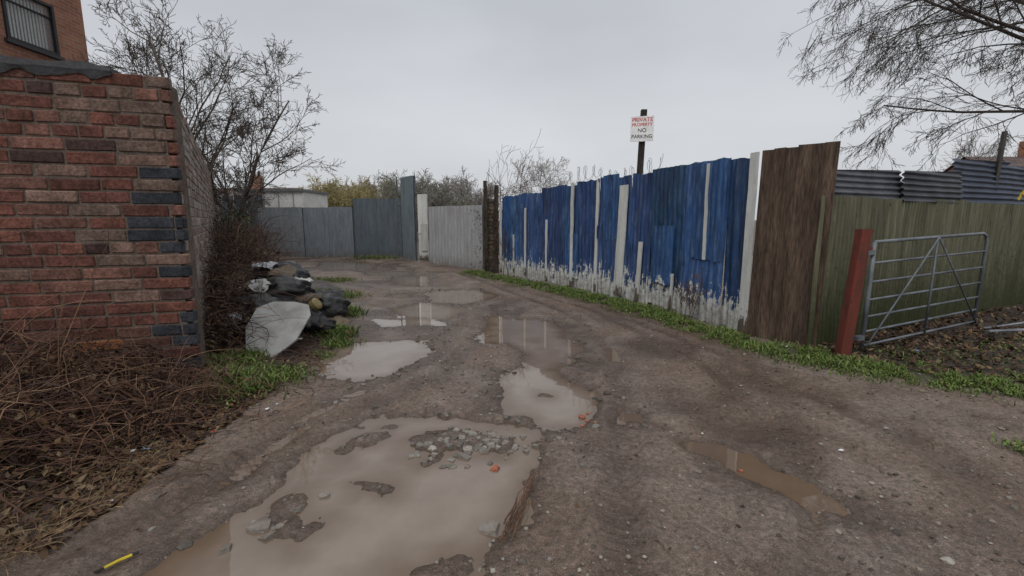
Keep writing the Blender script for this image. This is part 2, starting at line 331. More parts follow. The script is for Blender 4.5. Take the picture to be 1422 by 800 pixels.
B=MB(); quad(B,(XF,Y1,-.1),(-26,Y1,-.1),(-26,Y1,zt),(XF,Y1,zt)); quad(B,(XF,3,-.1),(-26,3,-.1),(-26,3,zt),(XF,3,zt)); B.obj('end_walls',HB0,bh)
B=MB(); box(B,(-20.25,9.65,zt+.1),(11.9,13.7,.2)); B.obj('roof',mat_col('flat_roof',.8),bh)
B=MB(); cy=(wy0+wy1)/2; cz=(wz0+wz1)/2; dk=(.02,.02,.022)
for yy in(wy0+.04,wy1-.04): box(B,(XF-.02,yy,cz),(.14,.08,wz1-wz0),None,dk)
for zz in(wz0+.04,wz1-.04): box(B,(XF-.02,cy,zz),(.135,wy1-wy0-.16,.08),None,dk)
box(B,(XF-.03,cy,cz+.35),(.08,wy1-wy0-.16,.04),None,dk)
box(B,(XF+.03,cy,wz0-.06),(.16,wy1-wy0+.15,.1),None,(.04,.04,.045)); B.obj('window_frame',PL,bh)
B=MB()
for i in range(13):
    yy=wy0+.12+i*.1; box(B,(XF-.16,yy,cz),(.02,.07,1.3),rz(.4),(.42,.45,.44))
B.obj('window_blinds',PL,bh)
B=MB(); quad(B,(XF-.5,wy0,wz0),(XF-.5,wy1,wz0),(XF-.5,wy1,wz1),(XF-.5,wy0,wz1),(.03,.03,.03)); B.obj('room_back',PL,bh)
k=N('clear_glass'); k.out((1,1,1),.02); k.b.inputs['Alpha'].default_value=.15
B=MB(); quad(B,(XF-.05,wy0+.08,wz0+.08),(XF-.05,wy1-.08,wz0+.08),(XF-.05,wy1-.08,wz1-.08),(XF-.05,wy0+.08,wz1-.08)); B.obj('window_glass',k.m,bh)
# ---------------------------------------------------------------- corrugated fences
def corr(B,P0,P1,z0,z1,pitch=.076,amp=.011,lean=0,nz=8,horiz=False,col=(1,1,1),jag=.0,buck=.012,seed=1,z1b=None,flat=False):
    P0=Vector(P0);P1=Vector(P1);u=(P1-P0);L=u.length;u.normalize();n=Vector((u.y,-u.x)); z1b=z1 if z1b is None else z1b
    na=max(2,int(L/pitch*8)) if not horiz else max(4,int(L/.1))
    if horiz: nz=int((z1-z0)/pitch*8)
    if flat: na=max(4,int(L/.06))
    sl_=R.uniform(0,1)
    vs=[]
    for j in range(nz+1):
        for i in range(na+1):
            s=L*i/na; t=j/nz; top=z1+(z1b-z1)*i/na; z=z0+(top-z0)*t
            if j==nz and jag: z+=jag*(vn(s*1.0,seed,.12,9)-.5)
            if j==0 and jag: z+=jag*2*(vn(s*1.0,seed,.1,8)-.5)
            ph=(z-z0)/pitch if horiz else s/pitch+sl_
            w=math.sin(ph*2*math.pi)
            if not horiz: w=max(-.7,min(.7,w*1.2))/.7
            if flat: w=0
            am=amp*(.45+1.0*float(vn(s+seed*5,z*.5,.25,205))) if not horiz else amp
            o=am*w+buck*(float(fbm(s+seed*7,z,.6,200,2))-.5)*2+lean*(z-z0)
            vs.append((P0.x+u.x*s+n.x*o,P0.y+u.y*s+n.y*o,z))
    fs=[(j*(na+1)+i,j*(na+1)+i+1,(j+1)*(na+1)+i+1,(j+1)*(na+1)+i) for j in range(nz) for i in range(na)]
    B.add(vs,fs,col)
def peel(name,base,dark,under,thr,zk,rust=(.10,.05,.03),rough=.55,fade=(.25,.35,.5),lok=.33,dirt=.75,rl=.55,ud=.35):
    k=N(name); p=k.pos(); sp=k.n('ShaderNodeSeparateXYZ',Vector=p); st=k.map(p,(5,5,1.1)); st2=k.map(p,(16,16,2.2))
    a=k.noise(st,1,5,.7); b=k.noise(st2,1,5,.7); f=k.noise(p,11,5,.75)
    c=k.mix(k.ramp(a,.35,.65),dark,base); c=k.mix(k.math('MULTIPLY',k.ramp(b,.48,.7),.85),c,k.mix(.38,base,fade))
    c=k.mix(k.math('MULTIPLY',k.ramp(f,.52,.68),.7),c,dark)
    c=k.mix(1.0,c,k.attr(),'MULTIPLY')
    lo=k.ramp(sp.outputs[2],zk,0.02)
    w=k.math('ADD',k.math('MULTIPLY',lo,lok),k.math('ADD',k.math('MULTIPLY',b,.55),k.math('MULTIPLY',f,.45)))
    m_=k.ramp(w,thr,thr+.025)
    un=k.mix(k.ramp(f,.42,.62),sc_(under,ud),under)
    c=k.mix(m_,c,un)
    d=k.math('MULTIPLY',k.ramp(sp.outputs[2],.4,0.0),k.ramp(a,.35,.6)); c=k.mix(k.math('MULTIPLY',d,dirt),c,(.08,.06,.04))
    d2=k.ramp(k.noise(k.map(p,(22,22,.7)),1,4),rl,rl+.2); c=k.mix(k.math('MULTIPLY',d2,.6),c,rust)
    return k.out(c,rough,k.bump(f,.004),.4)
BLUE=peel('weathered_blue_paint',(.024,.085,.24),(.012,.034,.10),(.66,.66,.62),.725,1.1,(.035,.03,.034),.6,(.2,.3,.42),.40,.55,.52,.55)
WHT=peel('weathered_white_paint',(.66,.67,.65),(.46,.47,.45),(.16,.13,.10),.72,.6,(.22,.19,.15),.6,(.5,.5,.48),.4)
bf=empty('blue_corrugated_fence'); FP=[(-.3,12.9),(.63,11.3),(1.95,9.2),(2.78,7.35),(3.18,6.0)]
def along(P,s):
    for i in range(len(P)-1):
        L=math.dist(P[i],P[i+1])
        if s<=L or i==len(P)-2: t=s/L; return (P[i][0]+(P[i+1][0]-P[i][0])*t,P[i][1]+(P[i+1][1]-P[i][1])*t)
        s-=L
TL=sum(math.dist(FP[i],FP[i+1]) for i in range(len(FP)-1))
B=MB(); s=0; i=0
while s<TL-.05:
    w=R.choice([.55,.68,.8,.95]); e_=min(TL,s+w+.04)
    if TL-e_<.3: e_=TL;w=TL
    t=s/TL; top=2.19+.26*min(1,t*1.9)+R.uniform(-.03,.05)
    tn=R.choice([.75,.9,1.1,1.35]); cc=(tn*R.uniform(.8,1.5),tn,tn*R.uniform(.85,1.05))
    a_=along(FP,s);b_=along(FP,e_); off=.014 if i%2 else -.008
    u=Vector((b_[0]-a_[0],b_[1]-a_[1])).normalized(); n=Vector((-u.y,u.x))*off
    corr(B,(a_[0]-n.x,a_[1]-n.y),(b_[0]-n.x,b_[1]-n.y),.03+R.uniform(0,.06),top,R.choice([.1,.125,.15]),.011,R.uniform(-.02,.02),12,False,cc,.04,.038,i,top+R.uniform(-.05,.05))
    s+=w; i+=1
for sa,sb,za,zb in((4.2,4.7,1.2,2.48),(6.6,7.3,1.0,2.44),(3.1,3.5,.3,1.3),(5.7,6.2,.5,1.5)):
    a_=along(FP,sa);b_=along(FP,sb); u=Vector((b_[0]-a_[0],b_[1]-a_[1])).normalized(); q=Vector((u.y,-u.x))*.035
    corr(B,(a_[0]+q.x,a_[1]+q.y),(b_[0]+q.x,b_[1]+q.y),za,zb,.1,.01,0,8,False,(1.1,1.15,1.1),.02,.015,int(sa*10))
B.obj('sheets',BLUE,bf,True)
B=MB()
for s,w,za,zb,tl in((.03,.09,.1,2.1,0),(1.35,.07,.15,1.9,0),(3.25,.09,.1,2.4,.0),(4.05,.08,.1,2.42,.01),(4.78,.24,.12,2.25,.05),(5.35,.1,.0,1.2,.03),(6.95,.06,1.0,2.42,-.01),(TL+.02,.13,.03,2.46,.0),(2.3,.07,.1,1.6,0),(6.2,.05,.1,.7,.02),(.75,.05,.2,1.2,0)):
    a_=along(FP,s);b_=along(FP,s+.05); u=Vector((b_[0]-a_[0],b_[1]-a_[1])).normalized(); n=Vector((u.y,-u.x))
    nz=10; vs=[];fs=[]
    for j in range(nz+1):
        z=za+(zb-za)*j/nz; sh_=tl*j/nz*2; e1=R.uniform(-.006,.006)
        for q_,o_ in((-w/2+e1,.03),(w/2+e1,.03),(w/2+e1,.052),(-w/2+e1,.052)):
            vs.append((a_[0]+u.x*(q_+sh_)+n.x*o_,a_[1]+u.y*(q_+sh_)+n.y*o_,z))
    for j in range(nz):
        for q_ in range(4): fs.append((j*4+q_,j*4+(q_+1)%4,j*4+4+(q_+1)%4,j*4+4+q_))
    fs+= [(3,2,1,0),(nz*4,nz*4+1,nz*4+2,nz*4+3)]
    B.add(vs,fs)
B.obj('white_battens',WHT,bf)
B=MB()
for s in np.arange(.3,TL,1.3):
    a_=along(FP,s);b_=along(FP,s+.05); u=Vector((b_[0]-a_[0],b_[1]-a_[1])).normalized(); n=Vector((u.y,-u.x)); box(B,(a_[0]-n.x*.18,a_[1]-n.y*.18,1.05),(.09,.09,2.1),rz(math.atan2(u.y,u.x)),(.10,.08,.06))
WOOD=mat_col('weathered_wood',.85,9,.85,.005,.25,(6,6,.8)); B.obj('support_posts',WOOD,bf)
tb=empty('timber_board_fence'); B=MB(); P0=(3.2,5.91);P1=(3.74,5.3); L=math.dist(P0,P1); u=((P1[0]-P0[0])/L,(P1[1]-P0[1])/L); ang=math.atan2(u[1],u[0]); nb=6
for i in range(nb):
    w=L/nb; s=(i+.5)*w; h=2.44+[.0,.01,.0,.02,.015,.02][i]; cc=sc_((.105,.074,.055),[.85,1.1,.9,1.15,.95,1.2][i])
    box(B,(P0[0]+u[0]*s,P0[1]+u[1]*s+[0,.008,-.004,.006,0,.007][i],.03+h/2),(w+.002,.03,h),rz(ang)@Matrix.Rotation(.01,3,'Y'),cc,.003)
box(B,(P0[0]+u[0]*L/2+.05,P0[1]+u[1]*L/2+.08,1.2),(L,.05,.1),rz(ang),(.09,.06,.045)); B.obj('boards',WOOD,tb)
k=N('mossy_corrugated'); p=k.pos(); sp=k.n('ShaderNodeSeparateXYZ',Vector=p); a=k.noise(k.map(p,(7,7,.8)),1,6,.7); f=k.noise(p,16,5,.7)
c=k.mix(k.ramp(a,.3,.7),(.06,.058,.038),(.16,.155,.10)); c=k.mix(k.ramp(k.noise(k.map(p,(18,18,.9)),1,5,.7),.5,.8),c,(.24,.235,.17)); lo=k.math('ADD',k.math('MULTIPLY',k.ramp(sp.outputs[2],1.3,0.0),.55),k.math('MULTIPLY',f,.6))
c=k.mix(k.math('MULTIPLY',k.ramp(lo,.35,.75),.85),c,(.035,.043,.016)); c=k.mix(k.ramp(f,.6,.72),c,(.05,.035,.022)); MOSS=k.out(c,.8,k.bump(f,.002),.2)
gf=empty('green_corrugated_fence'); B=MB(); GA=Vector((3.62,5.3)); GB=Vector((9.2,7.95)); gu=(GB-GA).normalized(); s=0;i=0
while s<13:
    e_=s+.92; off=.008*(i%2); nrm=Vector((gu.y,-gu.x))*off
    corr(B,GA+gu*s+nrm,GA+gu*e_+nrm,.0,1.86+R.uniform(-.015,.02),.078,.026,0,8,False,(1,1,1),.02,.012,50+i); s+=.86;i+=1
B.obj('sheets',MOSS,gf,True)
k=N('galvanised_rusty'); p=k.pos(); a=k.noise(p,3,6,.7); f=k.noise(p,25,5,.7); c=k.mix(k.ramp(a,.35,.65),(.05,.055,.065),(.14,.15,.165)); c=k.mix(k.ramp(f,.6,.75),c,(.10,.055,.035)); c=k.mix(1.0,c,k.attr(),'MULTIPLY'); GALV=k.out(c,.5,k.bump(f,.0015),.5)
B=MB(); gn=Vector((gu.y,-gu.x))
corr(B,GA+gu*.2-gn*.06,GA+gu*1.85-gn*.03,1.84,2.2,.075,.017,-.25,8,True,(.7,.7,.74),0,.03,71,2.26)
corr(B,GA+gu*1.7+gn*.03,GA+gu*3.4-gn*.01,1.83,2.24,.075,.017,-.1,8,True,(.55,.55,.6),0,.03,72,2.3)
corr(B,GA+gu*3.3-gn*.05,GA+gu*5.3-gn*.05,1.84,2.5,.085,.018,-.15,8,True,(.4,.5,.72),0,.03,73,2.55)
corr(B,GA+gu*5.2-gn*.05,GA+gu*8-gn*.05,1.84,2.5,.085,.018,-.15,8,True,(.5,.6,.8),0,.03,74,2.55)
B.obj('top_sheets',GALV,gf,True)
B=MB(); box(B,(7.85,7.45,1.5),(.05,.05,3.0),Matrix.Rotation(.03,3,'Y'),(.5,.4,.3)); box(B,(7.85,7.45,1.2),(.12,.12,.05)); B.obj('metal_post',GALV)
# ---------------------------------------------------------------- gate + red post
k=N('rusty_red_paint'); p=k.pos(); a=k.noise(k.map(p,(8,8,2)),1,6,.7); c=k.mix(k.ramp(a,.4,.62),(.17,.032,.02),(.075,.026,.018)); c=k.mix(k.ramp(k.noise(p,30,4),.6,.75),c,(.03,.02,.018)); RED=k.out(c,.6,k.bump(a,.003),.4)
B=MB(); rt=Matrix.Rotation(.055,3,'Y'); cx,cy=3.74,4.84
box(B,(cx,cy,.7),(.105,.012,1.6),rt); box(B,(cx-.05,cy,.7),(.012,.1,1.6),rt); box(B,(cx+.05,cy,.7),(.012,.1,1.6),rt); box(B,(cx+.0,cy-.045,.7),(.09,.01,1.595),rt)
box(B,(cx+.1,cy,1.28),(.1,.03,.06),rt); box(B,(cx+.08,cy,.28),(.14,.03,.06),rt)
B.obj('red_steel_post',RED)
gt=empty('field_gate'); B=MB(); G0=Vector((3.93,4.86,0)); G1=Vector((6.12,5.78,0)); GL=(G1-G0).length; gg=(G1-G0).normalized()
gp=lambda s,z,o=0:G0+gg*s+Vector((gg.y,-gg.x,0))*o+Vector((0,0,z+.07*s/GL))
zb_,zt_=.2,1.36; c=(1.25,1.3,1.3)
tube(B,[gp(0,zb_-.03),gp(0,zt_)],.022,8,c)
tube(B,[gp(0,zt_),gp(GL-.12,zt_),gp(GL-.035,zt_-.035),gp(GL,zt_-.12),gp(GL,zb_)],.019,8,c)
for z in(.2,.36,.53,.72,.92,1.13): tube(B,[gp(0,z),gp(GL,z)],.014,6,c)
tube(B,[gp(GL/2,zb_,.02),gp(GL/2,zt_,.02)],.012,6,c)
tube(B,[gp(.03,zb_,.03),gp(GL/2,zt_,.03)],.011,6,c); tube(B,[gp(GL-.03,zb_,.03),gp(GL/2,zt_,.03)],.011,6,c)
B.obj('gate_frame',GALV,gt,True)
B=MB(); box(B,gp(-.07,1.25),(.12,.05,.05),rz(.4),(1,1,1)); box(B,gp(-.07,.3),(.12,.05,.05),rz(.4),(1,1,1)); B.obj('hinges',GALV,gt)
# ---------------------------------------------------------------- sign
sg=empty('private_property_sign'); B=MB(); box(B,(2.42,8.75,1.8),(.1,.09,3.66),Matrix.Rotation(.025,3,'Y'),(.05,.042,.035)); B.obj('post',WOOD,sg)
sa=-.27; B=MB(); SC=Vector((2.42,8.66,3.27)); box(B,SC,(.42,.012,.45),rz(sa),(.85,.85,.85)); B.obj('plate',PL,sg)
def text(body,size,z,colr,nm):
    cu=bpy.data.curves.new(nm,'FONT'); cu.body=body; cu.size=size; cu.align_x='CENTER'; cu.offset=.0008; o=bpy.data.objects.new(nm,cu); S.collection.objects.link(o)
    dg=bpy.context.evaluated_depsgraph_get(); me=bpy.data.meshes.new_from_object(o.evaluated_get(dg)); bpy.data.objects.remove(o)
    o=bpy.data.objects.new(nm,me); S.collection.objects.link(o); me.materials.clear(); k=N(nm+'_ink'); me.materials.append(k.out(colr,.5)); o.parent=sg
    o.rotation_euler=(math.pi/2,0,sa); q=rz(sa)@Vector((0,-.009,0)); o.location=(SC.x+q.x,SC.y+q.y,SC.z+z)
text('PRIVATE',.1,.13,(.6,.03,.03),'text_private'); text('PROPERTY',.078,.05,(.6,.03,.03),'text_property'); text('NO',.1,-.06,(.02,.02,.02),'text_no'); text('PARKING',.09,-.165,(.02,.02,.02),'text_parking')
B=MB()
for k_ in range(2):
    pts=[]
    for i in range(170):
        t=i/169; a_=along(FP,3.1+2.7*t); r=.13+.05*math.sin(t*9+k_); th=i*.42+k_
        pts.append((a_[0]+.05*math.cos(th)+R.uniform(-.01,.01),a_[1]+.1*math.sin(th*.5),2.5+.08*math.sin(t*7)+r*math.sin(th)))
    tube(B,pts,.0035,3,(.5,.4,.4))
B.obj('barbed_wire',GALV)
# ---------------------------------------------------------------- far boundary
GREY=peel('grey_painted_steel',(.20,.225,.245),(.13,.15,.165),(.30,.32,.33),.80,.5)
def panel_fence(name,P0,P1,h,col,pitch=.15,amp=.012,n=3,flat=False,mt=None):
    e_=empty(name); P0=Vector(P0);P1=Vector(P1); B=MB()
    for i in range(n):
        a_=P0.lerp(P1,i/n); b_=P0.lerp(P1,(i+1)/n-.004); cc=sc_(col,R.uniform(.88,1.12))
        corr(B,a_,b_,.03,h+R.uniform(-.04,.04),pitch,amp,0,8,False,cc,.01,.015,int(P0.x*3)+i,flat=flat)
    B.obj('panels',mt or GREY,e_,True)
    B=MB(); u=(P1-P0).normalized(); nn_=Vector((u.y,-u.x))
    for i in range(n+1):
        a_=P0.lerp(P1,i/n)-nn_*.05; box(B,(a_.x,a_.y,h/2-.01),(.07,.05,h),rz(math.atan2(u.y,u.x)),(.6,.62,.65))
    B.obj('posts',GALV,e_); return e_
panel_fence('dark_sheet_fence',(-15,22.6),(-11.0,19.9),2.7,(.65,.67,.7),.1,.014,4)
panel_fence('grey_steel_hoarding',(-11.0,19.6),(-8.75,18.9),2.1,(1.3,1.28,1.25),.3,.008,1,True)
panel_fence('grey_steel_hoarding',(-8.72,18.9),(-6.7,19.0),2.1,(1.15,1.15,1.15),.3,.008,2,True)
panel_fence('dark_steel_gate',(-6.65,19.0),(-4.55,18.6),2.48,(.7,.76,.78),.3,.01,2)
panel_fence('tall_sheet_panel',(-4.45,18.2),(-3.72,17.2),3.25,(.8,.88,.86),.12,.014,1)
B=MB(); tube(B,[(-4.62,18.3,-.05),(-4.62,18.3,3.3)],.03,8); tube(B,[(-4.62,18.3,2.2),(-4.5,18.3,2.2)],.035,8); B.obj('scaffold_pole',GALV)
wp=empty('white_door_panel'); B=MB(); box(B,(-3.3,16.75,1.3),(.42,.05,2.45),rz(-.5),(1,1,1)); box(B,(-3.26,16.66,.95),(.28,.03,1.0),rz(-.5),(.8,.8,.8)); box(B,(-3.4,16.78,1.8),(.2,.05,1.4),rz(-.5),(1.1,1.1,1.1)); B.obj('boards',WHT,wp)
LG=peel('light_grey_steel',(.36,.365,.37),(.27,.275,.28),(.2,.16,.13),.86,.3,(.24,.19,.165),.5,(.5,.5,.5))
panel_fence('light_grey_corrugated_gate',(-3.0,16.3),(-.92,14.0),2.05,(1,1,1),.2,.028,2,False,LG)
pl=empty('stone_gate_pillar'); B=MB(); pw=.42; px,py=-.82,13.15
for (o,d_) in(((px,py),(1,0)),((px+pw,py),(0,1)),((px+pw,py+pw),(-1,0)),((px,py+pw),(0,-1))): lay(B,o,d_,pw,20,.11,.3,0,lambda ci,a,b:brickcol(rr,'stone'),.08,.014,.012)
box(B,(px+pw/2,py+pw/2,1.1),(pw-.04,pw-.04,2.18),None,(.09,.08,.07)); B.obj('masonry',BRK,pl)
B=MB(); box(B,(px+.06,py-.06,1.35),(.1,.09,2.7),Matrix.Rotation(-.01,3,'Y'),(.06,.045,.035)); box(B,(px+.35,py-.05,1.3),(.13,.05,2.55),Matrix.Rotation(.02,3,'Y'),(.07,.05,.04)); B.obj('timber_posts',WOOD,pl)
sc=empty('site_cabin'); B=MB(); box(B,(-12.2,24.5,1.5),(3.3,3,3.0),None,(.68,.68,.66)); B.obj('walls',PL,sc)
B=MB(); box(B,(-12.2,24.5,3.06),(3.5,3.2,.12),None,(.16,.17,.17)); B.obj('roof',PL,sc)
B=MB()
for i in range(4): box(B,(-13.3+i*.75,22.985,2.55),(.05,.02,.8),None,(.3,.3,.3))
box(B,(-11.6,22.98,1.6),(.9,.03,.7),None,(.08,.09,.1)); B.obj('window_and_seams',PL,sc)
RT=brickmat('roof_tile',(.12,.09,.085),(.16,.12,.11),(.07,.06,.06),0,1,.15,.3)
def house(name,cx,cy,w,dp,eh,rh,chx):
    e_=empty(name); B=MB(); x0,x1,y0,y1=cx-w/2,cx+w/2,cy-dp/2,cy+dp/2
    quad(B,(x0,y0,0),(x1,y0,0),(x1,y0,eh),(x0,y0,eh)); quad(B,(x1,y1,0),(x0,y1,0),(x0,y1,eh),(x1,y1,eh)); B.obj('walls',HB0,e_)
    B=MB(); B.add([(x1,y0,0),(x1,y1,0),(x1,y1,eh),(x1,cy,eh+rh-.1),(x1,y0,eh)],[(0,1,2,3,4)]); B.add([(x0,y0,0),(x0,y1,0),(x0,y1,eh),(x0,cy,eh+rh-.1),(x0,y0,eh)],[(4,3,2,1,0)]); B.obj('gables',HB1,e_)
    B=MB(); quad(B,(x0-.2,y0-.3,eh-.1),(x1+.2,y0-.3,eh-.1),(x1+.2,cy,eh+rh),(x0-.2,cy,eh+rh)); quad(B,(x1+.2,y1+.3,eh-.1),(x0-.2,y1+.3,eh-.1),(x0-.2,cy,eh+rh),(x1+.2,cy,eh+rh)); B.obj('roof',RT,e_)
    B=MB(); box(B,(chx,cy,eh+rh+.3),(.9,.6,1.6)); B.obj('chimney',HB0,e_)
    B=MB()
    for s_ in(-.2,.2): tube(B,[(chx+s_,cy,eh+rh+1.1),(chx+s_,cy,eh+rh+1.45)],.11,8,(.3,.14,.09))
    B.obj('chimney_pots',BRK,e_)
    B=MB()
    for i in range(3):
        xx=x0+w*(i+.5)/3; box(B,(xx,y0-.01,eh-1.0),(1.2,.06,1.1),None,(.7,.7,.7)); box(B,(xx,y0-.05,eh-1.0),(1.05,.02,.95),None,(.05,.06,.07))
    B.obj('windows',PL,e_)
house('brick_house',-24.5,42,10,8,2.6,1.9,-23.4); house('brick_house',40,34,13,8,3.6,2.6,38); house('brick_house',18,75,24,9,3,2.6,12)
B=MB(); lay(B,(6.6,9.2),(1,0),.9,25,.1,.3,0,lambda ci,a,b:brickcol(rr,'red')); box(B,(7.05,9.35,1.22),(.88,.28,2.46),None,(.2,.15,.12)); B.obj('brick_pier',BRK)
# ---------------------------------------------------------------- trees
BARK=mat_col('bark',.9,25,.4,.003,.2)
def grow(B,p,d,L,r,lev,P,rr):
    n=P['seg'][lev]; d=Vector(d).normalized(); pts=[p.copy()]; rs=[r]; dirs=[d.copy()]; end=P['end'][lev]
    for i in range(n):
        w=P['wob'][lev]; d=d+Vector((rr.gauss(0,w),rr.gauss(0,w),rr.gauss(0,w)+P['g'][lev])); d.normalize(); p=p+d*L/n; pts.append(p.copy()); dirs.append(d.copy()); rs.append(max(P['rmin'],r*(1-(1-end)*(i+1)/n)))
    tube(B,pts,rs,[7,5,4,3,3,3][lev],sc_(P['col'],rr.uniform(.75,1.2)))
    if lev+1<P['lev']:
        k_=P['nc'][lev]
        for j in range(k_):
            t=P['t0'][lev]+(1-P['t0'][lev])*(j+rr.random())/k_; f=t*n; i=min(n-1,int(f)); q=pts[i].lerp(pts[i+1],f-i); dd=dirs[i]
            ax=dd.cross(Vector((rr.gauss(0,1),rr.gauss(0,1),rr.gauss(0,1)))).normalized(); nd=Matrix.Rotation(rr.uniform(*P['ang'][lev]),3,ax)@dd
            grow(B,q,nd,L*P['lr'][lev]*(1.15-.5*t)*rr.uniform(.7,1.25),max(P['rmin'],rs[i]*P['rr'][lev]),lev+1,P,rr)
tr=random.Random(12)
PT=dict(seg=[8,6,5,4,3],wob=[.07,.12,.14,.15,.2],g=[.03,.03,.02,.01,0],end=[.25,.25,.3,.4,.5],nc=[11,7,6,4],t0=[.22,.2,.15,.1],ang=[(.4,.9),(.4,.9),(.4,1.0),(.4,1.1)],lr=[.47,.5,.5,.5],rr=[.5,.55,.6,.6],lev=5,rmin=.0062,col=(.115,.095,.08))
B=MB(); T0=Vector((-9.15,14.0,-.1))
for (dx,dy,L,r,ox) in((-.30,0,6.6,.09,-.1),(-.06,.1,7.0,.11,0),(.2,-.05,5.8,.08,.1),(-.55,.1,5.4,.065,-.15),(.4,.1,4.0,.055,.15)): grow(B,T0+Vector((ox,R.uniform(-.15,.15),0)),(dx,dy,1),L,r,0,PT,tr)
B.obj('bare_tree',BARK,None,True)
tr=random.Random(31)
PR=dict(seg=[9,8,7,6,5],wob=[.06,.11,.14,.15,.17],g=[-.02,-.05,-.09,-.12,-.13],end=[.3,.25,.3,.4,.6],nc=[8,6,6,4],t0=[.25,.15,.1,.1],ang=[(.3,.8),(.3,.9),(.3,.9),(.4,.9)],lr=[.42,.5,.5,.55],rr=[.5,.55,.55,.6],lev=5,rmin=.0036,col=(.085,.07,.06))
B=MB(); tube(B,[(13.1,9.6,-.1),(13.05,9.6,1.5),(12.8,9.5,3.2),(12.6,9.4,5.0),(12.5,9.4,8.5)],[.3,.24,.2,.17,.1],10,(.11,.09,.075))
for (p_,d_,L,r) in(((12.7,9.5,4.0),(-1,-.15,.5),5.8,.055),((12.6,9.4,4.8),(-1,-.1,.40),6.2,.06),((12.6,9.4,5.6),(-1,-.25,.3),5.9,.05),((12.5,9.4,4.4),(-1,.15,.4),5.3,.05),((12.6,9.4,3.6),(-1,.0,.35),4.7,.045),((12.5,9.4,8.0),(.3,.4,1),3.5,.06),((12.7,9.4,3.7),(-.8,-.4,.35),4.2,.045),((12.7,9.5,3.8),(1,.2,.5),4,.06)): grow(B,Vector(p_),d_,L,r,0,PR,tr)
B.obj('overhanging_bare_tree',BARK,None,True)
tr=random.Random(5); B=MB()
PD=dict(seg=[5,4,3,2],wob=[.1,.15,.2,.2],g=[.03,.02,.0,0],end=[.3,.3,.4,.5],nc=[10,8,6],t0=[.1,.1,.1],ang=[(.3,1.0),(.4,1.1),(.4,1.2)],lr=[.6,.5,.5],rr=[.5,.5,.6],lev=4,rmin=.014,col=(.26,.24,.22))
for i in range(36):
    yy=tr.uniform(34,50); u=tr.choice([tr.uniform(455,665),tr.uniform(455,520),tr.uniform(540,640)]); PD['col']=(.36,.31,.16) if 455<u<525 else tr.choice([(.24,.23,.21),(.22,.22,.17),(.29,.27,.25)])  # yellow and grey brush tones, paled so distance haze sits in the colour
    xx=(u-711)/620*yy; h=tr.uniform(3.0,5.3)*yy/44
    for j in range(3): grow(B,Vector((xx+tr.uniform(-.4,.4),yy,0)),(tr.uniform(-.4,.4),0,1),h*.9,.05,0,PD,tr)
for i in range(16):
    PD['col']=(.36,.34,.33); xx=tr.choice([tr.uniform(2.5,4.2),tr.uniform(45,70),tr.uniform(-60,-30)]); grow(B,Vector((xx,50,0)),(tr.uniform(-.2,.2),0,1),6.5 if xx<10 else 8,.07,0,PD,tr)  # haze painted into the bark colour of the far trees as pale grey
B.obj('distant_trees',BARK)
tr=random.Random(9); PS=dict(seg=[7,5,4],wob=[.05,.1,.12],g=[.02,.05,.02],end=[.3,.4,.5],nc=[7,3],t0=[.3,.2],ang=[(.3,.7),(.4,.8)],lr=[.35,.45],rr=[.5,.6],lev=3,rmin=.004,col=(.12,.08,.065))
B=MB()
for i in range(6): grow(B,Vector((-.3+tr.uniform(-.4,.5),13.7+tr.uniform(-.2,.4),0)),(tr.uniform(-.12,.12),0,1),tr.uniform(2.6,3.5),.012,0,PS,tr)
for i in range(5): grow(B,Vector((.0+tr.uniform(-.3,.3),12.4,0)),(tr.uniform(-.2,.2),-.1,1),tr.uniform(.7,1.6),.01,0,PS,tr)
for i in range(5): grow(B,Vector((2.72+tr.uniform(-.1,.1),6.75,0)),(tr.uniform(-.2,.2),-.1,1),tr.uniform(.4,.8),.006,0,PS,tr)
B.obj('sapling',BARK)
# ---------------------------------------------------------------- brambles, twigs
TW=mat_col('dead_stems',.85,40,.4,.001,.25)
def gz(x,y):
    i=int(np.searchsorted(xs,x)); j=int(np.searchsorted(ys,y)); return float(H[min(max(j,0),ny-1),min(max(i,0),nx-1)])
def stem(B,p,L,r,cols,up=.6,wob=.25,g=-.12,d=None):
    d=Vector(d) if d else Vector((R.gauss(0,1),R.gauss(0,1),abs(R.gauss(0,1))*up)); d.normalize(); p=Vector(p); pts=[p.copy()]; n=7
    for i in range(n):
        d=(d+Vector((R.gauss(0,wob),R.gauss(0,wob),R.gauss(0,wob)+g))).normalized(); p=p+d*L/n
        zz=gz(p.x,p.y)
        if p.z<zz+.005: p.z=zz+.005+R.random()*.03; d.z=abs(d.z)*.3
        pts.append(p.copy())
    tube(B,pts,[r*(1-.6*i/n) for i in range(n+1)],3,sc_(R.choice(cols),R.uniform(.5,1.25)))
def leaf(B,p,r,cols,flat=.5):
    a=R.uniform(0,6.28); u=Vector((math.cos(a),math.sin(a),R.gauss(0,flat))).normalized(); w=Vector((-math.sin(a),math.cos(a),R.gauss(0,flat))).normalized(); p=Vector(p); k_=R.uniform(.4,.75)
    B.add([p-u*r,p-w*r*k_-u*r*.2,p+u*r+Vector((0,0,r*.3)),p+w*r*k_],[(0,1,2,3)],sc_(R.choice(cols),R.uniform(.5,1.3)))
BC=[(.12,.06,.042),(.16,.085,.055),(.085,.042,.033),(.21,.13,.08),(.065,.038,.032)]
LC=[(.10,.055,.03),(.15,.085,.04),(.07,.038,.022),(.17,.12,.07),(.05,.03,.024)]
LEAF=mat_col('dead_leaves',.75,60,.3,.001,.3)
wline=lambda y:-2.97-(y-4.08)*.622
B=MB(); BL=MB()
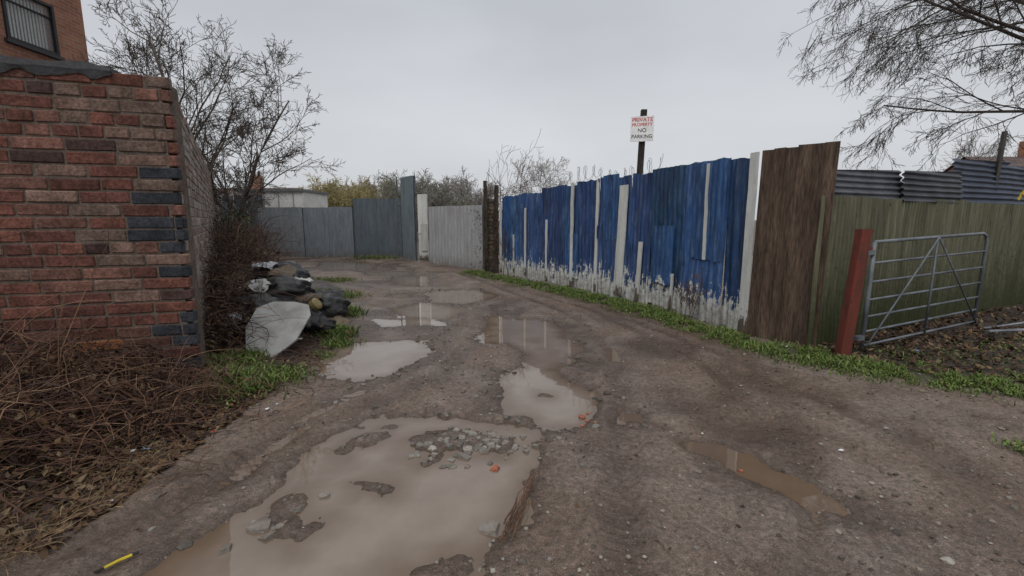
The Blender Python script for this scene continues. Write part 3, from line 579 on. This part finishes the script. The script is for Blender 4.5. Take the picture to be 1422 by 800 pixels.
for i in range(3200):
    x=-2.55-abs(R.gauss(0,1.0)); y=R.uniform(2.0,4.0)
    if x>-2.9 and y<3.0 and R.random()<.75: continue
    if y>4.08+.29*(x+2.97)-.08: continue
    z=gz(x,y)+R.random()**2*.3*min(1,(-2.4-x)/.9+.1)
    stem(B,(x,y,z),R.uniform(.12,.7),R.uniform(.0018,.006),BC,.5,.22)
for i in range(6500):
    x=-2.2-abs(R.gauss(0,1.1)); y=R.uniform(1.9,4.05)
    if y>4.08+.29*(x+2.97)-.05: continue
    leaf(BL,(x,y,gz(x,y)+.008+R.random()**2*.25*min(1,max(.02,(-2.4-x)))),R.uniform(.015,.042),LC)
for i in range(30):
    x=R.uniform(-5,-3.3); stem(B,(x,R.uniform(2.8,3.5),gz(x,3.2)),R.uniform(1.0,1.9),.006,BC,2.2,.12,-.16)
B.obj('dead_bramble_pile',TW)
B=MB()
TC_=[(.11,.065,.048),(.08,.048,.038),(.17,.105,.07),(.055,.04,.036)]
for i in range(2400):
    t=R.random(); y=6.9+t*7; xc=-3.35-(y-5.2)*.53-.3; x=xc+R.gauss(0,.35)+.15
    if x< wline(y)+.05: x=wline(y)+.05+R.random()*.4
    stem(B,(x,y,gz(x,y)+R.random()**1.3*1.15),R.uniform(.25,1.0),R.uniform(.002,.006),TC_,1.0,.2)
for i in range(900):
    y=R.uniform(4.7,7.4); x=wline(y)+.08+abs(R.gauss(0,.24)); stem(B,(x,y,gz(x,y)+R.random()**1.3*.7),R.uniform(.15,.6),R.uniform(.002,.007),TC_,.7,.2)
for i in range(420):
    y=R.uniform(4.8,7.0); x=-2.35-(y-4.8)*.3-abs(R.gauss(0,.4)); stem(B,(x,y,gz(x,y)+.02),R.uniform(.1,.4),R.uniform(.0015,.005),TC_,.2,.15)
for i in range(90):
    y=R.uniform(7,12.5); x=-3.6-(y-5.2)*.58+R.uniform(-.1,.4); stem(B,(x,y,gz(x,y)+.2),R.uniform(1.0,1.9),.007,TC_,2.5,.1,-.1)
for i in range(14):
    y=R.uniform(5.6,7.0); x=-3.3-(y-5.2)*.4+R.uniform(-.3,.3); stem(B,(x,y,gz(x,y)+.3),R.uniform(.5,1.0),.006,TC_,1.5,.1,-.12)
B.obj('bramble_thicket',TW)
for i in range(7500):
    y=4.4+R.random()**1.3*9; x=-2.97-(y-4.08)*.56+abs(R.gauss(0,.5))
    if x< wline(y)+.05 or (y<5.7 and x>-3.15): continue
    leaf(BL,(x,y,gz(x,y)+.01+R.random()**2.2*(.75 if y>7 else .4)),R.uniform(.015,.045),LC)
for i in range(1100):
    y=R.uniform(4.3,6.8); x=-2.1-(y-4.3)*.22-abs(R.gauss(0,.3)); leaf(BL,(x,y,gz(x,y)+.01),R.uniform(.012,.03),LC,.2)
for i in range(8000):
    x=3.6+abs(R.gauss(0,3)); y=R.uniform(3,8.2)
    if polydist(np.array([x]),np.array([y]),SOIL)[0]>-.05*R.random(): continue
    leaf(BL,(x,y,gz(x,y)+.012+.03*R.random()),R.uniform(.015,.045),LC)
for i in range(900):
    x=R.uniform(-3,5); y=R.uniform(1.5,9); z=gz(x,y)
    if z>.008: leaf(BL,(x,y,z+.006),R.uniform(.006,.018),LC,.15)
BL.obj('dead_leaves',LEAF)
# ---------------------------------------------------------------- grass & weeds
B=MB(); GC=[(.11,.18,.03),(.15,.235,.045),(.075,.13,.025),(.18,.24,.065),(.19,.18,.075)]
def blade(B,x,y,h,lean=.5):
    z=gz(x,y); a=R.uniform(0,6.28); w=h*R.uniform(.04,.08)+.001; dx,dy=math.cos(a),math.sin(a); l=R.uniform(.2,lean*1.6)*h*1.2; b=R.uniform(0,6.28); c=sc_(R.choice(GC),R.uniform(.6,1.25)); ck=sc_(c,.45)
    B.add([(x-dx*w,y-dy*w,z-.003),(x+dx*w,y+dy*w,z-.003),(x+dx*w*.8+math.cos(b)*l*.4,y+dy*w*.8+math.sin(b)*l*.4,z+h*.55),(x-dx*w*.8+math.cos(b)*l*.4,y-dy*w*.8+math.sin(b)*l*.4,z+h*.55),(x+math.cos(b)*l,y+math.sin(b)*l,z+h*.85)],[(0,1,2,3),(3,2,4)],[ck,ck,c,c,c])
VT=sum(math.dist(VERGE[i],VERGE[i+1]) for i in range(len(VERGE)-1))
def wleaf(B,x,y,r): leaf(B,(x,y,gz(x,y)+R.random()*.03+.005),r,GC,.5)
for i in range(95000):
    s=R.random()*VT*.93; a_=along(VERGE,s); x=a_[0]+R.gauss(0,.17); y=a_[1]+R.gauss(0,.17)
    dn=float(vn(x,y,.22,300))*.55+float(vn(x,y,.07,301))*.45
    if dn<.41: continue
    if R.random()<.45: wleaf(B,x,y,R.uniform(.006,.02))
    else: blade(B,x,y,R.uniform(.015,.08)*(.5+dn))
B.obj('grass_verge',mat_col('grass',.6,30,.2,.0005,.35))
B=MB()
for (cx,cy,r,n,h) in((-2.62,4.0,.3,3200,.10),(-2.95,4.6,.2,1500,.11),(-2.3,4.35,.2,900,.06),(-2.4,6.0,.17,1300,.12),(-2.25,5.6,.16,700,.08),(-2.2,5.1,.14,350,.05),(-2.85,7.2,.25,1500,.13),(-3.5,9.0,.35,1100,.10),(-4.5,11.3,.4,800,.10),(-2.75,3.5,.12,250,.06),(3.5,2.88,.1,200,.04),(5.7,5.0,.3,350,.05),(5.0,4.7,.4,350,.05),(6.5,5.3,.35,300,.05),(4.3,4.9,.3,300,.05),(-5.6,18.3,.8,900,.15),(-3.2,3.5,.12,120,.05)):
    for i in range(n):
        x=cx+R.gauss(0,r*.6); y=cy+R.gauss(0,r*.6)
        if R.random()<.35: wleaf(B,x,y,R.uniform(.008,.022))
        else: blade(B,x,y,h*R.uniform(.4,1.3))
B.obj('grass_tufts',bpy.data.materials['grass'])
B=MB()
for i in range(1800):
    y=R.uniform(9.5,13.6); x=wline(y)+R.uniform(.0,.9); leaf(B,(x,y,R.uniform(.5,1.7)+R.gauss(0,.1)),R.uniform(.025,.05),[(.03,.05,.02),(.05,.07,.025),(.1,.07,.04)],.8)
for i in range(350):
    leaf(B,(-.7+R.gauss(0,.3),13.0+R.gauss(0,.1),R.uniform(.1,1.9)),R.uniform(.02,.04),[(.04,.05,.02),(.08,.05,.03)],.8)
B.obj('ivy',LEAF)
# ---------------------------------------------------------------- stones & debris
ST=mat_col('stone',.7,40,.5,.002,.4); B=MB(); SCs=[(.16,.135,.115),(.22,.195,.17),(.10,.083,.07),(.18,.145,.12),(.31,.285,.255)]
for i in range(15000):
    y=1.3+R.random()**1.8*9; x=R.uniform(-.75,.85)*(y+1.5)
    if x<-2.3-(y-4)*.3 and y>1: continue
    z=gz(x,y)
    if z<-.010: continue
    if float(vn(x,y,.45,401))<.45 and R.random()<.8: continue
    r=.0025+.012*R.random()**4 + (.018*R.random() if R.random()<.03 else 0); rock(B,(x,y,z+r*.1),r,.6,sc_(R.choice(SCs),R.uniform(.6,1.15)))
B.obj('gravel',ST)
B=MB(); cc=[(.27,.245,.215),(.23,.205,.18),(.31,.285,.25),(.19,.165,.145)]
for i in range(80):
    ang=R.uniform(0,6.28); x=-.30+math.cos(ang)*R.uniform(.02,.48); y=2.98+math.sin(ang)*R.uniform(0,.32); r=R.uniform(.008,.05)*R.uniform(.6,1.1); chunk(B,(x,y,max(gz(x,y),-.004)+.004),r,.016,sc_(R.choice(cc),R.uniform(.6,1.15)))
for (x,y,r) in((-.12,2.13,.075),(-1.33,2.14,.07),(-1.2,2.28,.05),(-1.4,1.98,.045),(-.32,2.83,.055),(-1.1,2.4,.035),(-.0,3.12,.04),(-1.25,2.05,.045),(-.05,3.02,.035),(.1,2.9,.03)): chunk(B,(x,y,.004),r,.018,sc_(R.choice(cc),R.uniform(.9,1.15)))
for i in range(150):
    P=R.choice(PUD[1:5]); q=R.choice(P); x=q[0]+R.gauss(0,.13);y=q[1]+R.gauss(0,.13)
    if gz(x,y)>-.012: chunk(B,(x,y,max(gz(x,y),-.002)+.004),R.uniform(.01,.04),.022,sc_(R.choice(cc),R.uniform(.4,.8)))
for i in range(160):
    x=-.6+R.gauss(0,.9); y=4.6+R.gauss(0,1.4)
    if gz(x,y)>.0: chunk(B,(x,y,gz(x,y)+.002),R.uniform(.01,.035),.016,sc_(R.choice(cc),R.uniform(.4,.8)))
B.obj('broken_concrete',ST)
B=MB()
for (x,y,r) in((-.11,2.68,.03),(.57,3.45,.034),(.6,3.38,.02),(.63,3.52,.018),(.55,3.3,.014),(.66,3.32,.012),(1.47,2.66,.02),(1.35,2.2,.01),(-2.5,3.75,.016)):
    rock(B,(x,y,max(0,gz(x,y))+r*.2),r,.6,(.36,.125,.07),.3)
B.obj('brick_rubble',ST)
B=MB()
for i in range(16):
    a_=Vector((-.07+R.gauss(0,.02),1.95+R.gauss(0,.05),.03)); b_=Vector((.15+R.gauss(0,.025),2.55+R.gauss(0,.05),.04)); t0,t1=sorted((R.random(),R.random()))
    if t1-t0<.25: t1=min(1,t0+.4)
    pts=[a_.lerp(b_,t0+(t1-t0)*j/5)+Vector((R.gauss(0,.006),R.gauss(0,.006),R.random()*.012)) for j in range(6)]; tube(B,pts,R.uniform(.002,.005),4,sc_((.15,.085,.055),R.uniform(.6,1.2)))
for i in range(260):
    x=R.uniform(-2.9,-1.8); y=R.uniform(2.2,5.5); stem(B,(x,y,gz(x,y)+.008),R.uniform(.08,.35),R.uniform(.0015,.004),BC,.05,.12,-.05)
for i in range(130):
    x=R.uniform(-2,5); y=R.uniform(1.8,8)
    if gz(x,y)>.01: stem(B,(x,y,gz(x,y)+.006),R.uniform(.04,.16),R.uniform(.001,.0025),BC,.05,.12,-.05)
B.obj('fallen_sticks',TW)
B=MB()
for i in range(900):
    x=-2.25-abs(R.gauss(0,.55)); y=R.uniform(1.7,2.9); stem(B,(x,y,gz(x,y)+.006),R.uniform(.05,.3),R.uniform(.001,.0022),[(.34,.25,.14),(.27,.19,.11),(.19,.12,.07)],.12,.12,-.05)
B.obj('dry_straw',TW)
LIT=mat_col('litter',.5,20,.3,.002,.4); B=MB()
def scrap(x,y,r,col,z=None):
    z=gz(x,y)+.012 if z is None else z; n=5; vs=[Vector((x,y,z+r*.25))]
    for i in range(n): a=i*6.28/n+R.uniform(-.3,.3); vs.append(Vector((x+math.cos(a)*r*R.uniform(.6,1.2),y+math.sin(a)*r*R.uniform(.6,1.2),z+R.uniform(-.0,.35)*r)))
    B.add(vs,[(0,i+1,(i+1)%n+1) for i in range(n)],col)
for i in range(90):
    if R.random()<.5: y=R.uniform(5,8); x=-3.0-(y-5.2)*.5+R.gauss(0,.25); scrap(x,y,R.uniform(.02,.08),R.choice([(.65,.66,.68),(.5,.52,.55),(.6,.6,.56),(.3,.36,.42)]),gz(x,y)+R.random()*.3)
    else:
        x=R.uniform(-2.8,4.5); y=R.uniform(1.8,7)
        if gz(x,y)>.01: scrap(x,y,R.uniform(.005,.014),R.choice([(.6,.6,.6),(.5,.5,.5)]))
for (x,y,r,c) in((-2.5,2.85,.035,(.3,.42,.55)),(-2.55,2.8,.025,(.6,.65,.7)),(-2.05,3.55,.022,(.65,.65,.68)),(-2.7,2.9,.025,(.7,.7,.7)),(-3.9,3.0,.05,(.7,.7,.7)),(2.25,2.85,.018,(.7,.7,.7)),(7.0,5.9,.06,(.6,.6,.6)),(4.6,4.9,.05,(.2,.35,.6)),(-2.55,3.0,.02,(.6,.35,.1)),(3.3,5.25,.05,(.6,.6,.58)),(-2.2,5.1,.03,(.65,.65,.65)),(-2.2,3.1,.02,(.45,.05,.04))): scrap(x,y,r,c)
B.obj('litter',LIT)
B=MB(); tube(B,[(-1.86,1.82,.03),(-1.83,1.86,.033),(-1.80,1.90,.03)],[.006,.007,.007],6,(.6,.47,.03)); tube(B,[(-1.80,1.90,.03),(-1.785,1.92,.03)],.007,6,(.03,.03,.03)); tube(B,[(-1.885,1.795,.028),(-1.86,1.82,.03)],.005,6,(.02,.02,.02)); B.obj('yellow_marker_pen',LIT)
BAG=N('black_polythene'); p=BAG.pos(); nz_=BAG.noise(p,14,5,.7); bagm=BAG.out((.014,.014,.015),.3,BAG.bump(nz_,.03),.6)
def bag(cx,cy,cz,r,sq):
    me=bpy.data.meshes.new('rubbish_bag'); bm=bmesh.new(); bmesh.ops.create_icosphere(bm,subdivisions=4,radius=r)
    for v in bm.verts:
        c=v.co; n=float(fbm(np.array([c.x*3+cx]),np.array([c.y*3+c.z*4]),.35,500)[0]); v.co=Vector((c.x*1.15,c.y,c.z*sq))*(.66+.7*n)
        if c.z>r*.6: v.co*=1-.35*(c.z/r-.6)
    bm.to_mesh(me); bm.free(); me.polygons.foreach_set('use_smooth',[True]*len(me.polygons)); o=bpy.data.objects.new('rubbish_bag',me); S.collection.objects.link(o); me.materials.append(bagm); o.location=(cx,cy,cz)
bag(-3.3,6.35,.56,.38,.65); bag(-2.8,6.55,.30,.30,.8); bag(-3.65,7.0,.70,.36,.7); bag(-3.3,5.7,.44,.3,.7); bag(-2.65,6.0,.16,.2,.7)
def crumple(B,cx,cy,cz,w,h,rot,tilt,col,amp,seed):
    n=16; vs=[]; M=rz(rot)@Matrix.Rotation(tilt,3,'X')
    for j in range(n+1):
        for i in range(n+1):
            x=(i/n-.5)*w*(1+.25*(float(vn(j*.3,seed,.7,701))-.5)); y=(j/n-.5)*h*(1+.3*(float(vn(i*.3,seed,.7,702))-.5)); e=(abs(i/n-.5)**3+abs(j/n-.5)**3)*1.2*min(w,h)
            z=amp*2*(float(fbm(x+seed*3,y+seed,.13,703,3))-.5)-e
            p_=M@Vector((x,y,z))+Vector((cx,cy,cz)); p_.z=max(p_.z,gz(p_.x,p_.y)+.012+.01*R.random()); vs.append(p_)
    B.add(vs,[(j*(n+1)+i,j*(n+1)+i+1,(j+1)*(n+1)+i+1,(j+1)*(n+1)+i) for j in range(n) for i in range(n)],col)
B=MB()
for a_ in((-3.05,5.95,.5,.5,.35,.4,.5,(.02,.02,.022),.1,1),(-3.5,6.1,.76,.4,.3,-.3,.35,(.5,.5,.49),.09,2),(-2.95,6.9,.46,.6,.4,.2,.4,(.03,.028,.028),.1,3),(-3.35,5.45,.45,.28,.25,.9,.5,(.5,.51,.52),.08,4),(-3.75,6.7,.95,.35,.22,.1,.3,(.4,.42,.45),.08,5),(-2.6,6.35,.2,.4,.3,.6,.3,(.16,.12,.08),.07,6),(-3.2,6.75,.72,.26,.2,1.2,.3,(.55,.55,.53),.06,7),(-2.75,5.75,.36,.4,.3,.2,.6,(.025,.025,.028),.08,8),(-3.4,6.55,.88,.35,.25,.2,.3,(.12,.085,.055),.06,9),(-2.9,6.25,.55,.35,.25,.8,.4,(.10,.07,.045),.07,10),(-3.15,5.3,.3,.35,.25,.1,.5,(.05,.04,.035),.07,11)): crumple(B,*a_)
B.obj('crumpled_sheeting',LIT)
B=MB(); c0=Vector((-2.72,5.95,.42)); ax=Vector((.6,-.1,.45)).normalized()
pts=[c0+ax*t for t in(-.16,-.15,-.11,-.10,-.02,-.01,.05,.06,.11,.12,.13)]; rs=[.055,.075,.075,.085,.085,.078,.078,.085,.085,.07,.055]; tube(B,pts,rs,16,(.22,.17,.07)); tube(B,[c0+ax*.0,c0+ax*.04],.087,16,(.04,.07,.04)); B.obj('discarded_drum',LIT,None,False)
B=MB(); ol=[(-2.96,4.80),(-2.82,4.75),(-2.66,4.77),(-2.48,4.98),(-2.44,5.30),(-2.52,5.44),(-2.72,5.50),(-2.98,5.48),(-3.12,5.36),(-3.12,5.1)]
pl_=lambda x,y:.10+.70*(y-4.78)-.06*(x+2.6)+.03*math.sin(x*5)
n=len(ol); nv=Vector((.06,-.55,.8)).normalized()*.022; out_=[(x,y,pl_(x,y)) for x,y in ol]; ctr=Vector((-2.76,5.15,pl_(-2.76,5.15)+.012))
vs=[Vector(p) for p in out_]+[Vector(p)-nv for p in out_]+[ctr]; B.add(vs,[(i,(i+1)%n,2*n) for i in range(n)]+[tuple(range(2*n-1,n-1,-1))]+[(i,i+n,(i+1)%n+n,(i+1)%n) for i in range(n)],(.38,.38,.37)); B.obj('broken_white_board',mat_col('dirty_board',.5,5,.5,.001,.4))
B=MB(); tube(B,[(6.3,5.75,.14),(7.4,5.85,.16),(7.5,6.1,.18)],.02,6,(2.2,2.2,2.2)); tube(B,[(6.5,6.0,.12),(7.6,6.2,.2)],.015,6,(2,2,2)); B.obj('discarded_metal_tube',GALV)
B=MB(); lc=(.5,.38,.03); box(B,(8.05,7.2,1.98),(.04,.01,.16),Matrix.Rotation(.5,3,'Y'),lc); box(B,(8.1,7.18,1.95),(.03,.01,.14),Matrix.Rotation(-.6,3,'Y'),lc); B.obj('yellow_tape',LIT)
